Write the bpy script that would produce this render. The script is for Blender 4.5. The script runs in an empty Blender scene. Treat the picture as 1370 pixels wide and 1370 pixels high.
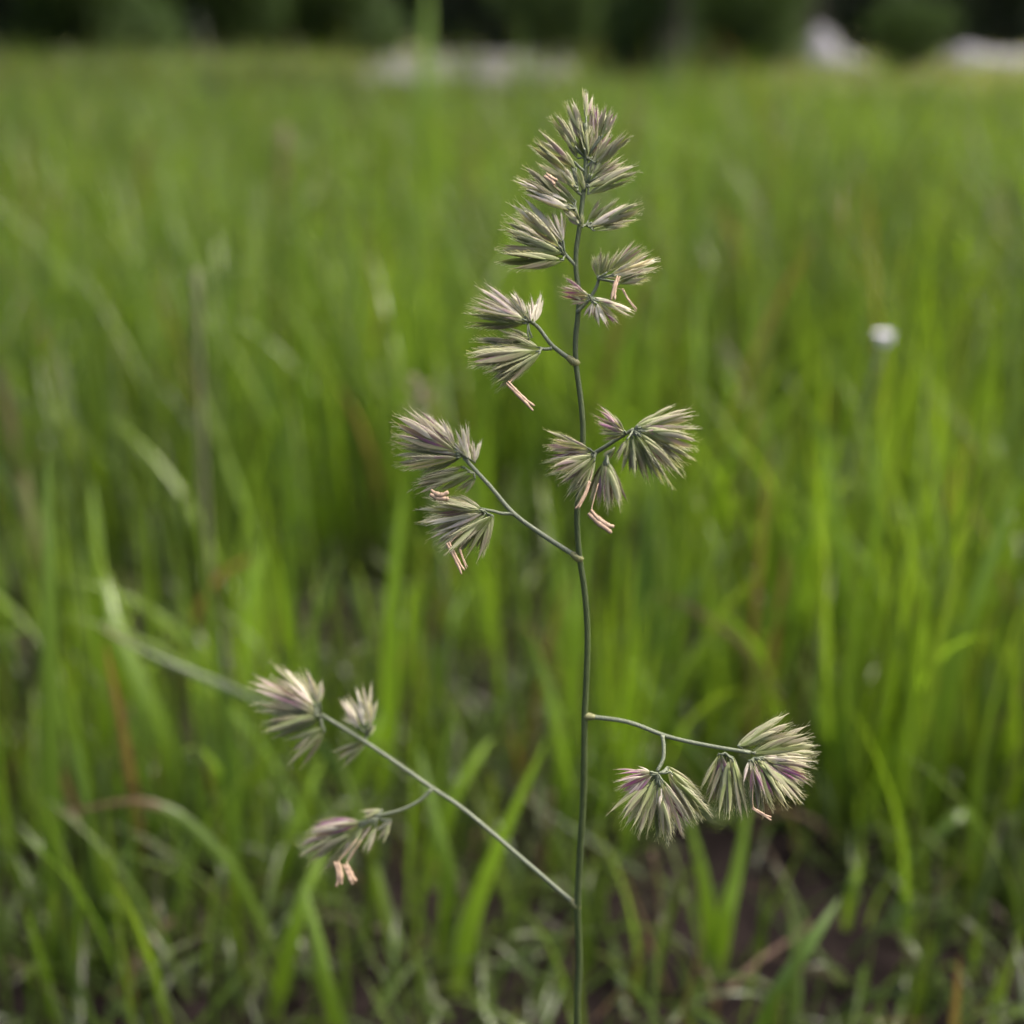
import bpy, math, random
import numpy as np
from mathutils import Vector, Matrix

RAD = math.radians
random.seed(11)
rng = np.random.default_rng(11)
scene = bpy.context.scene
COL = scene.collection

# ------------------------------------------------------------------ camera
FPX, CX, CY = 1650.0, 685.0, 685.0          # focal length and centre in pixels of a 1370 px square frame
CAM_H = 0.33                                # lens height above the soil, metres
HORIZON = 50.0
PITCH = math.atan((CY - HORIZON) / FPX)
cam_data = bpy.data.cameras.new('camera')
cam = bpy.data.objects.new('camera', cam_data)
COL.objects.link(cam)
cam.location = (0, 0, CAM_H)
cam.rotation_euler = (math.pi / 2 - PITCH, 0, 0)
cam_data.sensor_width = 36
cam_data.lens = FPX / 1370 * 36
cam_data.clip_start = 0.01
cam_data.clip_end = 2000
cam_data.dof.use_dof = True
cam_data.dof.focus_distance = 0.2385
cam_data.dof.aperture_fstop = 6.4
cam_data.dof.aperture_blades = 7
scene.camera = cam

# ------------------------------------------------------------------ daylight
SUN_EL, SUN_AZ = RAD(60), RAD(80)          # azimuth clockwise from +Y: high, from the right
world = bpy.data.worlds.new('World')
scene.world = world
world.use_nodes = True
wn = world.node_tree.nodes
sky = wn.new('ShaderNodeTexSky')
sky.sky_type = 'NISHITA'
sky.sun_disc = False
sky.sun_elevation = SUN_EL
sky.sun_rotation = SUN_AZ
sky.air_density = 0.7
sky.dust_density = 9.0
sky.ozone_density = 0.3
world.node_tree.links.new(sky.outputs[0], wn['Background'].inputs[0])
wn['Background'].inputs[1].default_value = 0.15
sun_data = bpy.data.lights.new('sun', 'SUN')
sun_data.energy = 1.3
sun_data.angle = RAD(22)
sun_data.color = (1.0, 0.96, 0.9)
sun = bpy.data.objects.new('sun', sun_data)
COL.objects.link(sun)
sd = Vector((math.sin(SUN_AZ) * math.cos(SUN_EL), math.cos(SUN_AZ) * math.cos(SUN_EL), math.sin(SUN_EL)))
sun.rotation_euler = sd.to_track_quat('Z', 'Y').to_euler()
scene.view_settings.view_transform = 'Standard'
scene.view_settings.look = 'None'
scene.view_settings.gamma = 1
scene.view_settings.exposure = 1.46
scene.cycles.max_bounces = 8
scene.cycles.transparent_max_bounces = 8
scene.cycles.use_denoising = True

# ------------------------------------------------------------------ helpers
C0 = Vector((0, 0, CAM_H))
FW = Vector((0, math.cos(PITCH), -math.sin(PITCH)))
UP = Vector((0, math.sin(PITCH), math.cos(PITCH)))
RT = Vector((1, 0, 0))
def ray(px, py): return FW + RT * ((px - CX) / FPX) - UP * ((py - CY) / FPX)
def at(px, py, d): return C0 + ray(px, py) * d            # point at depth d
def at_y(px, py, y):
    r = ray(px, py); return C0 + r * (y / r.y)             # point at distance y over the ground
def ground(px, py):
    r = ray(px, py); return C0 + r * (-CAM_H / r.z)        # point on the soil
def depth_of(p): return (Vector(p) - C0).dot(FW)

def tag(o, label=None, cat=None, group=None, kind=None):
    if label: o['label'] = label
    if cat: o['category'] = cat
    if group: o['group'] = group
    if kind: o['kind'] = kind
    return o
def empty(name, loc):
    o = bpy.data.objects.new(name, None); COL.objects.link(o); o.location = loc
    o.empty_display_size = 0.02
    return o
def link(name, me, parent=None, mat=None):
    if mat and not me.materials: me.materials.append(mat)
    o = bpy.data.objects.new(name, me); COL.objects.link(o)
    if parent:
        o.parent = parent
        o.matrix_parent_inverse = Matrix.Translation(-Vector(parent.location)) if parent.type == 'EMPTY' else Matrix.Identity(4)
    return o
def np_mesh(name, V, F, smooth=True, attrs=None):
    """V (n,3), F (m,4) or (m,3); attrs: name -> (n,4) point colours"""
    me = bpy.data.meshes.new(name)
    V = np.asarray(V, np.float32); F = np.asarray(F, np.int32)
    k = F.shape[1]
    me.vertices.add(len(V)); me.vertices.foreach_set('co', V.ravel())
    me.loops.add(F.size); me.loops.foreach_set('vertex_index', F.ravel())
    me.polygons.add(len(F)); me.polygons.foreach_set('loop_start', np.arange(len(F), dtype=np.int32) * k)
    if smooth: me.polygons.foreach_set('use_smooth', np.ones(len(F), bool))
    me.update(calc_edges=True)
    for nm, a in (attrs or {}).items():
        at_ = me.attributes.new(nm, 'FLOAT_COLOR', 'POINT')
        at_.data.foreach_set('color', np.asarray(a, np.float32).ravel())
    return me
class MB:
    def __init__(s): s.v = []; s.f = []
    def tube(s, pts, radii, n=8, cap=True):
        pts = [Vector(p) for p in pts]; b = len(s.v); m = len(pts)
        if not hasattr(radii, '__len__'): radii = [radii] * m
        t0 = (pts[1] - pts[0]).normalized()
        a = t0.orthogonal().normalized()
        for i, p in enumerate(pts):
            t = (pts[min(i + 1, m - 1)] - pts[max(i - 1, 0)]).normalized()
            a = (a - t * a.dot(t)).normalized(); c = t.cross(a)
            for k in range(n):
                w = 2 * math.pi * k / n
                s.v.append(p + (a * math.cos(w) + c * math.sin(w)) * radii[i])
        for i in range(m - 1):
            for k in range(n):
                k2 = (k + 1) % n
                s.f.append((b + i * n + k, b + i * n + k2, b + (i + 1) * n + k2, b + (i + 1) * n + k))
        if cap:
            s.f.append(tuple(b + k for k in range(n))[::-1]); s.f.append(tuple(b + (m - 1) * n + k for k in range(n)))
        return s
    def box(s, c, d, rz=0):
        b = len(s.v); c = Vector(c); R = Matrix.Rotation(rz, 3, 'Z')
        for x in (-.5, .5):
            for y in (-.5, .5):
                for z in (-.5, .5): s.v.append(c + R @ Vector((x * d[0], y * d[1], z * d[2])))
        s.f += [tuple(b + i for i in q) for q in ((0, 1, 3, 2), (4, 6, 7, 5), (0, 4, 5, 1), (2, 3, 7, 6), (0, 2, 6, 4), (1, 5, 7, 3))]
        return s
    def mesh(s, name, smooth=True):
        me = bpy.data.meshes.new(name); me.from_pydata([tuple(v) for v in s.v], [], s.f)
        if smooth: me.polygons.foreach_set('use_smooth', [True] * len(me.polygons))
        me.update(); return me
def spline(pts, n):
    """Catmull-Rom through 3-D points"""
    P = [Vector(p) for p in pts]; P = [P[0] * 2 - P[1]] + P + [P[-1] * 2 - P[-2]]
    out = []
    m = len(P) - 3
    for i in range(m):
        for k in range(n):
            t = k / n; a, b, c, d = P[i:i + 4]
            out.append(0.5 * ((2 * b) + (c - a) * t + (2 * a - 5 * b + 4 * c - d) * t * t + (3 * b - a - 3 * c + d) * t ** 3))
    out.append(P[-2]); return out
def fbm(x, y, seed=0, octs=4, f0=1.0):
    r = np.random.default_rng(seed); z = np.zeros_like(x); a = 1.0; f = f0
    for _ in range(octs):
        for _k in range(3):
            th = r.uniform(0, 6.28); ph = r.uniform(0, 6.28)
            z += a * np.sin((x * math.cos(th) + y * math.sin(th)) * f + ph) / 3
        a *= .55; f *= 2.03
    return z

# ------------------------------------------------------------------ materials
def new_mat(name):
    m = bpy.data.materials.new(name); m.use_nodes = True
    nt = m.node_tree; return m, nt, nt.nodes, nt.links, nt.nodes['Principled BSDF']
def mixc(N, L, fac, a, b, blend='MIX'):
    x = N.new('ShaderNodeMix'); x.data_type = 'RGBA'; x.blend_type = blend
    for sock, val in ((x.inputs[0], fac), (x.inputs[6], a), (x.inputs[7], b)):
        if isinstance(val, (int, float)): sock.default_value = val
        elif isinstance(val, tuple): sock.default_value = (*val, 1)
        else: L.new(val, sock)
    return x.outputs[2]
def math_n(N, L, op, a, b=0.0, clamp=False):
    x = N.new('ShaderNodeMath'); x.operation = op; x.use_clamp = clamp
    for i, v in enumerate((a, b)):
        if isinstance(v, (int, float)): x.inputs[i].default_value = v
        else: L.new(v, x.inputs[i])
    return x.outputs[0]
def noise_n(N, L, scale, detail=4, vec=None, rough=.55):
    x = N.new('ShaderNodeTexNoise'); x.inputs['Scale'].default_value = scale; x.inputs['Detail'].default_value = detail
    x.inputs['Roughness'].default_value = rough
    if vec: L.new(vec, x.inputs['Vector'])
    return x.outputs['Fac']
def ramp_n(N, L, fac, stops):
    x = N.new('ShaderNodeValToRGB'); e = x.color_ramp.elements
    while len(e) < len(stops): e.new(.5)
    for k, (p, c) in enumerate(stops): e[k].position = p; e[k].color = (*c, 1)
    L.new(fac, x.inputs[0]); return x.outputs[0]
def leafy(name, colour_fn, trans=.4, rough=.42, tscale=1.5, spec=.45, bump=None):
    """thin leaf: reflecting skin mixed with light passing through"""
    m, nt, N, L, P = new_mat(name)
    col = colour_fn(N, L)
    L.new(col, P.inputs['Base Color']); P.inputs['Roughness'].default_value = rough
    P.inputs['Specular IOR Level'].default_value = spec
    if bump:
        co = N.new('ShaderNodeTexCoord').outputs['Object']
        b = N.new('ShaderNodeBump'); b.inputs['Strength'].default_value = bump[1]; b.inputs['Distance'].default_value = bump[2]
        L.new(noise_n(N, L, bump[0], 3, co), b.inputs['Height']); L.new(b.outputs[0], P.inputs['Normal'])
    T = N.new('ShaderNodeBsdfTranslucent')
    L.new(mixc(N, L, 1.0, col, (tscale, tscale * 1.02, tscale * .55), 'MULTIPLY'), T.inputs[0])
    X = N.new('ShaderNodeMixShader'); X.inputs[0].default_value = trans
    L.new(P.outputs[0], X.inputs[1]); L.new(T.outputs[0], X.inputs[2])
    L.new(X.outputs[0], N['Material Output'].inputs[0])
    return m
def attr(N, L, name):
    a = N.new('ShaderNodeAttribute'); a.attribute_name = name
    s = N.new('ShaderNodeSeparateColor'); L.new(a.outputs['Color'], s.inputs[0])
    return s.outputs[0], s.outputs[1], s.outputs[2], a.outputs['Alpha']

def grass_colour(N, L):
    hue, bri, dry, along = attr(N, L, 'tint')
    co = N.new('ShaderNodeTexCoord').outputs['Object']
    n = noise_n(N, L, 60, 3, co)
    c = mixc(N, L, hue, (.034, .080, .022), (.142, .238, .014))
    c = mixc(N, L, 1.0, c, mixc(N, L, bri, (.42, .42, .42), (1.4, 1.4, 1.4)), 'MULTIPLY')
    c = mixc(N, L, math_n(N, L, 'MULTIPLY', n, .35), c, (.09, .13, .03))
    tipdry = math_n(N, L, 'MULTIPLY', dry, math_n(N, L, 'POWER', along, 2.0))
    drymix = math_n(N, L, 'ADD', tipdry, math_n(N, L, 'MULTIPLY', math_n(N, L, 'SUBTRACT', dry, .6, True), 2.5), True)
    c = mixc(N, L, drymix, c, mixc(N, L, n, (.085, .05, .024), (.16, .11, .055)))
    base = math_n(N, L, 'SUBTRACT', 1.0, math_n(N, L, 'MULTIPLY', along, 6.0), True)   # pale sheath at the foot
    return mixc(N, L, math_n(N, L, 'MULTIPLY', base, .45), c, (.16, .17, .08))
M_GRASS = leafy('grass_blade', grass_colour, trans=.45, rough=.33, tscale=1.55, spec=.6)

def scale_colour(N, L):
    """papery scales of a spikelet: r purple, g white, b random, alpha along; 'across' r keel, g veins"""
    pur, whi, rnd, along = attr(N, L, 'tint')
    keel, vein, _b, _a = attr(N, L, 'across')
    c = ramp_n(N, L, along, [(0, (.25, .31, .11)), (.3, (.20, .255, .078)), (.62, (.225, .245, .105)), (.84, (.46, .455, .29)), (1, (.74, .69, .54))])
    veins = math_n(N, L, 'POWER', math_n(N, L, 'ABSOLUTE', math_n(N, L, 'SINE', math_n(N, L, 'MULTIPLY', vein, 15.0))), 3.0)
    c = mixc(N, L, math_n(N, L, 'MULTIPLY', veins, .35), c, (.40, .42, .25))
    c = mixc(N, L, math_n(N, L, 'MULTIPLY', rnd, .55), c, (.12, .155, .035))
    mid = math_n(N, L, 'MULTIPLY', math_n(N, L, 'SINE', math_n(N, L, 'MULTIPLY', along, 3.1)), pur)
    co = N.new('ShaderNodeTexCoord').outputs['Object']
    nz = noise_n(N, L, 7, 2, co)
    mid = math_n(N, L, 'MULTIPLY', mid, math_n(N, L, 'ADD', nz, .45), True)
    c = mixc(N, L, mid, c, (.23, .075, .195))
    c = mixc(N, L, math_n(N, L, 'MULTIPLY', whi, math_n(N, L, 'ADD', nz, .3), True), c, (.80, .75, .72))
    c = mixc(N, L, math_n(N, L, 'MULTIPLY', keel, .55), c, (.52, .53, .36))
    return c
M_SCALE = leafy('spikelet_scale', scale_colour, trans=.40, rough=.5, tscale=1.35, spec=.3)

def stem_mat(name, a, b, rough=.45):
    m, nt, N, L, P = new_mat(name)
    co = N.new('ShaderNodeTexCoord').outputs['Object']
    mp = N.new('ShaderNodeMapping'); mp.inputs['Scale'].default_value = (4200, 4200, 60); L.new(co, mp.inputs[0])
    n = noise_n(N, L, 1, 2, mp.outputs[0]); n2 = noise_n(N, L, 160, 4, co)
    f = math_n(N, L, 'ADD', math_n(N, L, 'MULTIPLY', n, .7), math_n(N, L, 'MULTIPLY', n2, .35), True)
    L.new(mixc(N, L, f, a, b), P.inputs['Base Color']); P.inputs['Roughness'].default_value = rough
    bm = N.new('ShaderNodeBump'); bm.inputs['Strength'].default_value = .8; bm.inputs['Distance'].default_value = .0003
    L.new(n, bm.inputs['Height']); L.new(bm.outputs[0], P.inputs['Normal'])
    return m
M_STEM = stem_mat('culm', (.012, .025, .007), (.095, .125, .045))
M_BRANCH = stem_mat('panicle_branch', (.068, .088, .052), (.18, .205, .13))
M_NODE = stem_mat('branch_collar', (.10, .12, .04), (.22, .21, .09))
def anther_mat():
    m, nt, N, L, P = new_mat('anther')
    co = N.new('ShaderNodeTexCoord').outputs['Object']
    L.new(mixc(N, L, noise_n(N, L, 900, 3, co), (.27, .175, .115), (.43, .32, .22)), P.inputs['Base Color'])
    P.inputs['Roughness'].default_value = .65; P.inputs['Subsurface Weight'].default_value = .15
    P.inputs['Subsurface Radius'].default_value = (.001, .0006, .0004)
    return m
M_ANTHER = anther_mat()
def plain(name, a, b, scale, rough=.8, bump=0, dist=.01):
    m, nt, N, L, P = new_mat(name)
    co = N.new('ShaderNodeTexCoord').outputs['Object']
    n = noise_n(N, L, scale, 6, co, .65)
    L.new(mixc(N, L, n, a, b), P.inputs['Base Color']); P.inputs['Roughness'].default_value = rough
    if bump:
        bm = N.new('ShaderNodeBump'); bm.inputs['Strength'].default_value = bump; bm.inputs['Distance'].default_value = dist
        L.new(n, bm.inputs['Height']); L.new(bm.outputs[0], P.inputs['Normal'])
    return m
def soil_mat():
    m, nt, N, L, P = new_mat('soil')
    co = N.new('ShaderNodeTexCoord').outputs['Object']
    n = noise_n(N, L, 90, 8, co, .7); n2 = noise_n(N, L, 14, 4, co)
    c = ramp_n(N, L, n, [(.25, (.003, .002, .002)), (.5, (.010, .007, .0065)), (.8, (.028, .020, .018))])
    c = mixc(N, L, math_n(N, L, 'MULTIPLY', n2, .4), c, (.014, .0095, .009))
    # far away the sheet is mown turf
    sx = N.new('ShaderNodeSeparateXYZ'); L.new(co, sx.inputs[0])
    far = math_n(N, L, 'MULTIPLY', math_n(N, L, 'SUBTRACT', sx.outputs[1], 5.0), .5, True)
    g = mixc(N, L, noise_n(N, L, .8, 5, co), (.09, .11, .035), (.24, .23, .12))
    L.new(mixc(N, L, far, c, g), P.inputs['Base Color']); P.inputs['Roughness'].default_value = .95; P.inputs['Specular IOR Level'].default_value = .1
    bm = N.new('ShaderNodeBump'); bm.inputs['Strength'].default_value = .8; bm.inputs['Distance'].default_value = .004
    L.new(n, bm.inputs['Height']); L.new(bm.outputs[0], P.inputs['Normal'])
    return m
M_SOIL = soil_mat()
M_GRAVEL = plain('pale_gravel', (.09, .088, .102), (.17, .166, .19), 9, .9, .4)
M_HEAP = plain('grey_gravel', (.10, .10, .115), (.19, .188, .212), 7, .9, .5, .03)
M_BARK = plain('bark', (.010, .009, .008), (.03, .026, .023), 14, .9, .8, .03)
M_PETAL = plain('white_petal', (.55, .54, .60), (.72, .71, .76), 300, .6)
M_STRAW = plain('dry_straw', (.05, .027, .018), (.13, .08, .05), 130, .7, .3, .0005)
M_STALK = plain('weathered_stalk', (.07, .078, .032), (.12, .125, .06), 90, .75, .3, .0005)
def foliage(name, a, b, trans=.3):
    def fn(N, L):
        h, br, _d, _a = attr(N, L, 'tint')
        return mixc(N, L, h, a, b)
    return leafy(name, fn, trans=trans, rough=.6, tscale=1.3, spec=.12)
M_LEAF_DARK = foliage('dark_leaf', (.006, .013, .008), (.016, .028, .014))
M_LEAF_MID = foliage('mid_leaf', (.022, .046, .014), (.055, .09, .024))

# ------------------------------------------------------------------ the setting
def graded(a, b, fine_a, fine_b, step, grow=1.18):
    xs = list(np.arange(fine_a, fine_b, step)); s = step
    x = xs[-1]
    while x < b: s *= grow; x += s; xs.append(x)
    s = step; x = xs[0]
    while x > a: s *= grow; x -= s; xs.insert(0, x)
    return np.array(xs)
def soil_z(X, Y):
    near = np.clip(1.6 - np.hypot(X, Y - .6), 0, 1)
    z = fbm(X, Y, 3, 5, 38) * .0055 * near + fbm(X, Y, 4, 3, 7) * .008 * np.clip(near * 2, 0, 1)
    far = np.clip((Y - 14) / 40, 0, 3)
    return z - .006 + far * 0.0
gx = graded(-500, 500, -.45, .5, .006); gy = graded(-30, 900, .28, 1.0, .006)
GX, GY = np.meshgrid(gx, gy)
GV = np.stack([GX, GY, soil_z(GX, GY)], -1).reshape(-1, 3)
ny, nx = GX.shape
ii = np.arange(ny * nx).reshape(ny, nx)
GF = np.stack([ii[:-1, :-1], ii[:-1, 1:], ii[1:, 1:], ii[1:, :-1]], -1).reshape(-1, 4)
tag(link('ground', np_mesh('ground', GV, GF), None, M_SOIL), kind='structure')

# pale gravel path that bends away beyond the meadow
def sheet(name, pts, z, mat):
    me = bpy.data.meshes.new(name); me.from_pydata([(x, y, z) for x, y in pts], [], [tuple(range(len(pts)))]); me.update()
    return tag(link(name, me, None, mat), kind='structure')
sheet('path', [(-1.0, 9.9), (-.6, 9.6), (-.25, 9.9), (.05, 9.2), (.35, 10.2), (.55, 12), (.9, 17), (1.5, 28), (-3.0, 29), (-2.0, 18), (-1.5, 13), (-1.25, 11)], .008, M_GRAVEL)

# ------------------------------------------------------------------ grass blades
def blades(base, az, length, lean, bend, width, segs, tint, fold=.25, twist=None, power=1.4):
    """vectorised folded ribbons; returns V,F,tint"""
    n = len(base); S = segs
    t = np.linspace(0, 1, S + 1)[None, :]
    th = lean[:, None] + bend[:, None] * t ** power
    ds = length[:, None] / S
    h = np.concatenate([np.zeros((n, 1)), np.cumsum(np.sin((th[:, 1:] + th[:, :-1]) / 2) * ds, 1)], 1)
    z = np.concatenate([np.zeros((n, 1)), np.cumsum(np.cos((th[:, 1:] + th[:, :-1]) / 2) * ds, 1)], 1)
    ca, sa = np.cos(az)[:, None], np.sin(az)[:, None]
    P = np.stack([base[:, :1] + h * ca, base[:, 1:2] + h * sa, base[:, 2:3] + z], -1)
    T = np.stack([np.sin(th) * ca, np.sin(th) * sa, np.cos(th)], -1)
    tw = (0 if twist is None else twist[:, None] * t)
    W0 = np.stack([-sa + 0 * th, ca + 0 * th, 0 * th], -1)
    Nn = np.cross(T, W0)
    W = W0 * np.cos(tw)[..., None] + Nn * np.sin(tw)[..., None] if twist is not None else W0
    Nn = np.cross(T, W)
    w = width[:, None] * np.clip(np.minimum(.55 + t * 1.5, 1) * np.clip(1 - t, 0, 1) ** .55, .03, 1)
    A = P - W * w[..., None] / 2; B = P + Nn * (w * fold)[..., None]; C = P + W * w[..., None] / 2
    V = np.stack([A, B, C], 2).reshape(-1, 3)
    idx = np.arange(n)[:, None] * (S + 1) * 3 + np.arange(S)[None, :] * 3
    idx = idx.reshape(-1, 1)
    F = np.concatenate([idx + np.array([[0, 1, 4, 3]]), idx + np.array([[1, 2, 5, 4]])], 0)
    TT = np.repeat(tint[:, None, :], (S + 1), 1)
    TT = np.concatenate([TT, np.repeat(t, n, 0)[..., None]], -1)
    TT = np.repeat(TT[:, :, None, :], 3, 2).reshape(-1, 4)
    return V, F, TT
def join(parts):
    Vs, Fs, Ts, o = [], [], [], 0
    for V, F, T in parts:
        Vs.append(V); Fs.append(F + o); Ts.append(T); o += len(V)
    return np.concatenate(Vs), np.concatenate(Fs), np.concatenate(Ts)
# bare patches: (px, py, radius px x, radius in metres deep)
HOLES = []
for px, py, rx, ry in ((985, 1195, 135, .055), (450, 850, 95, .07), (250, 1010, 40, .04), (640, 930, 45, .04), (860, 1235, 50, .03), (700, 1140, 30, .025), (470, 1240, 30, .02)):
    g = ground(px, py); HOLES.append((g.x, g.y, rx * depth_of(g) / FPX, ry))
def in_hole(x, y, k=1.0):
    m = np.zeros_like(x, bool)
    for hx, hy, a, b in HOLES: m |= ((x - hx) / (a * k)) ** 2 + ((y - hy) / (b * k)) ** 2 < 1
    return m
def scatter(y0, y1, dens, side=.42, slope=.62):
    area = (y1 - y0) * (2 * side + slope * (y0 + y1))
    n = int(area * dens)
    y = np.sqrt(rng.uniform(0, 1, n) * (y1 ** 2 - y0 ** 2) + y0 ** 2)
    x = rng.uniform(-1, 1, n) * (side + slope * y)
    return x, y
def tints(n, x, y, dry=.04):
    hue = np.clip(rng.normal(.66, .28, n) + .20 * fbm(x, y, 8, 3, 5), 0, 1)
    bri = np.clip(rng.normal(.5, .34, n) + .2 * fbm(x, y, 9, 3, 5), 0, 1)
    d = np.where(rng.uniform(0, 1, n) < dry, rng.uniform(.7, 1, n), rng.uniform(0, .35, n))
    return np.stack([hue, bri, d], -1)
def meadow(y0, y1, dens, hmin, hmax, wmin, wmax, segs, lean=.13, bendmax=.8, dry=.04, holes=1.0, side=.42, keepf=None, per=9, spread=.016, upright=.5):
    """tillers stand in tufts: each tuft has its own height, hue and lean"""
    tx, ty = scatter(y0, y1, dens / per, side)
    keep = np.ones(len(tx), bool)
    if holes: keep &= ~in_hole(tx, ty, holes)
    if keepf: keep &= keepf(tx, ty)
    tx, ty = tx[keep], ty[keep]; m = len(tx)
    cnt = rng.integers(max(1, per // 3), per * 5 // 3, m)
    k = np.repeat(np.arange(m), cnt); n = len(k)
    sp = spread * (1 + .12 * ty[k])
    x = tx[k] + rng.normal(0, 1, n) * sp; y = ty[k] + rng.normal(0, 1, n) * sp
    if holes:
        q = ~in_hole(x, y, holes * .9); x, y, k = x[q], y[q], k[q]; n = len(k)
    size = np.clip(rng.normal(1, .15, m) + .12 * fbm(tx, ty, 31, 2, 2.5), .55, 1.45)
    L = rng.uniform(hmin, hmax, n) * size[k]
    T = tints(m, tx, ty, 0)[k]
    T[:, 0] = np.clip(T[:, 0] + rng.normal(0, .16, n), 0, 1); T[:, 1] = np.clip(T[:, 1] + rng.normal(0, .16, n), 0, 1)
    T[:, 2] = np.where(rng.uniform(0, 1, n) < dry, rng.uniform(.7, 1, n), rng.uniform(0, .35, n))
    base = np.stack([x, y, np.full(n, -.004)], -1)
    bend = rng.uniform(.0, 1, n); bend = np.where(bend < upright, bend * .3, bend ** 2.2 * bendmax * 1.5)
    return blades(base, rng.uniform(0, 6.283, n), L, np.abs(rng.normal(0, lean, n)), bend,
                  rng.uniform(wmin, wmax, n), segs, T, twist=rng.normal(0, .8, n))
parts = [
    meadow(.35, .52, 3600, .05, .12, .0025, .006, 8, dry=.04, keepf=lambda x, y: (x < -.03 - .1 * (y - .37)) | (x > .16), per=5),
    meadow(.44, .62, 4600, .11, .20, .0035, .0075, 8, keepf=lambda x, y: x > .125 + .1 * (y - .4), per=6),
    meadow(.46, .75, 4200, .07, .16, .0025, .0075, 8, dry=.04, per=7),
    meadow(.72, 1.3, 5600, .12, .23, .003, .008, 7),
    meadow(1.3, 2.6, 3400, .13, .25, .003, .009, 6, per=10, spread=.022),
    meadow(2.6, 5.5, 1300, .11, .20, .006, .012, 5, holes=0, side=.8, per=12, spread=.04),
    meadow(1.4, 4.5, 45, .24, .36, .004, .010, 8, holes=0, side=.6, per=4, spread=.02, upright=.3),
    meadow(.35, .50, 1500, .04, .10, .0025, .006, 7, dry=.06, keepf=lambda x, y: (x > -.05) & (x < .2), per=4),
]
# the meadow goes on beside and behind the lens, added to block low skylight
n = 2600
x = rng.uniform(-.85, .85, n); y = rng.uniform(-.75, .40, n)
k = ((np.abs(x) > .52 * np.maximum(y, 0) + .13) | (y < -.12)); x, y = x[k], y[k]; n = len(x)
parts.append(blades(np.stack([x, y, np.full(n, -.004)], -1), rng.uniform(0, 6.283, n), rng.uniform(.1, .22, n), np.abs(rng.normal(0, .1, n)), rng.uniform(0, .5, n),
                    rng.uniform(.004, .009, n), 6, tints(n, x, y, .04), twist=rng.normal(0, .8, n)))
V, F, T = join(parts)
tag(link('meadow_grass', np_mesh('meadow_grass', V, F, True, {'tint': T}), None, M_GRASS), 'dense green meadow grass filling the field behind the plant', 'grass', kind='stuff')
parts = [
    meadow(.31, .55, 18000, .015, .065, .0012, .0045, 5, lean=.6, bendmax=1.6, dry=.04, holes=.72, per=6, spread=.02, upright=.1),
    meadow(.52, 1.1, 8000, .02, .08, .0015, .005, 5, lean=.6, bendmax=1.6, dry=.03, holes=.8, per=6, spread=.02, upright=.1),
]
V, F, T = join(parts); T[:, 1] *= .35; T[:, 0] *= .6  # low leaves toned down in colour, standing in for shade near the soil
tag(link('ground_cover', np_mesh('ground_cover', V, F, True, {'tint': T}), None, M_GRASS), 'short tangled grass close to the soil, shade painted into its colour', 'undergrowth', kind='stuff')
# dead straw lying on the soil
x, y = scatter(.31, 1.1, 800); n = len(x)
V, F, T = blades(np.stack([x, y, np.full(n, .003)], -1), rng.uniform(0, 6.28, n), rng.uniform(.01, .045, n), rng.uniform(1.1, 1.55, n), rng.uniform(-.1, .2, n),
                 rng.uniform(.0005, .0016, n), 5, np.stack([np.full(n, .4), rng.uniform(0, .5, n), np.full(n, 1.0)], -1))
tag(link('straw_litter', np_mesh('straw_litter', V, F, True, {'tint': T}), None, M_GRASS), 'brown dead straw scattered over the soil', 'litter', kind='stuff')
# crumbs of soil
x, y = scatter(.33, .75, 9000, .2); n = len(x)
oct_ = np.array([(1, 0, 0), (-1, 0, 0), (0, 1, 0), (0, -1, 0), (0, 0, 1), (0, 0, -1)], float)
of = np.array([(0, 2, 4), (2, 1, 4), (1, 3, 4), (3, 0, 4), (2, 0, 5), (1, 2, 5), (3, 1, 5), (0, 3, 5)])
rr = rng.uniform(.0006, .0016, n) * np.where(rng.uniform(0, 1, n) < .08, 2.6, 1)
V = oct_[None] * rr[:, None, None] * rng.uniform(.6, 1.3, (n, 6, 3)) + np.stack([x, y, soil_z(x, y) + rr * .4], -1)[:, None, :]
F = (np.arange(n)[:, None, None] * 6 + of[None]).reshape(-1, 3)
tag(link('soil_crumbs', np_mesh('soil_crumbs', V.reshape(-1, 3), F, False), None, M_SOIL), 'dark crumbs of soil on the bare patches', 'soil', kind='stuff')
# cropped turf beyond the meadow
x, y = scatter(5.3, 22, 130, 3.0, .7)
k = ~((y > 9.6) & (x > -1.2 - .08 * (y - 9)) & (x < .35 + .06 * (y - 9))) | (rng.uniform(0, 1, len(x)) < .12)
x, y = x[k], y[k]; n = len(x)
V, F, T = blades(np.stack([x, y, np.zeros(n)], -1), rng.uniform(0, 6.28, n), rng.uniform(.05, .13, n), np.abs(rng.normal(0, .4, n)), rng.uniform(0, .8, n),
                 rng.uniform(.012, .03, n), 3, tints(n, x, y, .45))
x2, y2 = scatter(6.5, 16, 11, 3.0, .7); q2 = x2 / y2; k2 = ~(((q2 > -.14) & (q2 < .05)) | (q2 > .20)) | (rng.uniform(0, 1, len(x2)) < .12); x2, y2 = x2[k2], y2[k2]; k2 = np.repeat(np.arange(len(x2)), 9); n2 = len(k2)
x2 = x2[k2] + rng.normal(0, .07, n2); y2 = y2[k2] + rng.normal(0, .07, n2); hh = rng.uniform(.08, .26, len(x2)) * (.5 + rng.uniform(0, 1, k2.max() + 1)[k2])
V, F, T = join([(V, F, T), blades(np.stack([x2, y2, np.zeros(n2)], -1), rng.uniform(0, 6.28, n2), hh, np.abs(rng.normal(0, .25, n2)), rng.uniform(0, .8, n2), rng.uniform(.012, .025, n2), 3, tints(n2, x2, y2, .2))])
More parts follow.
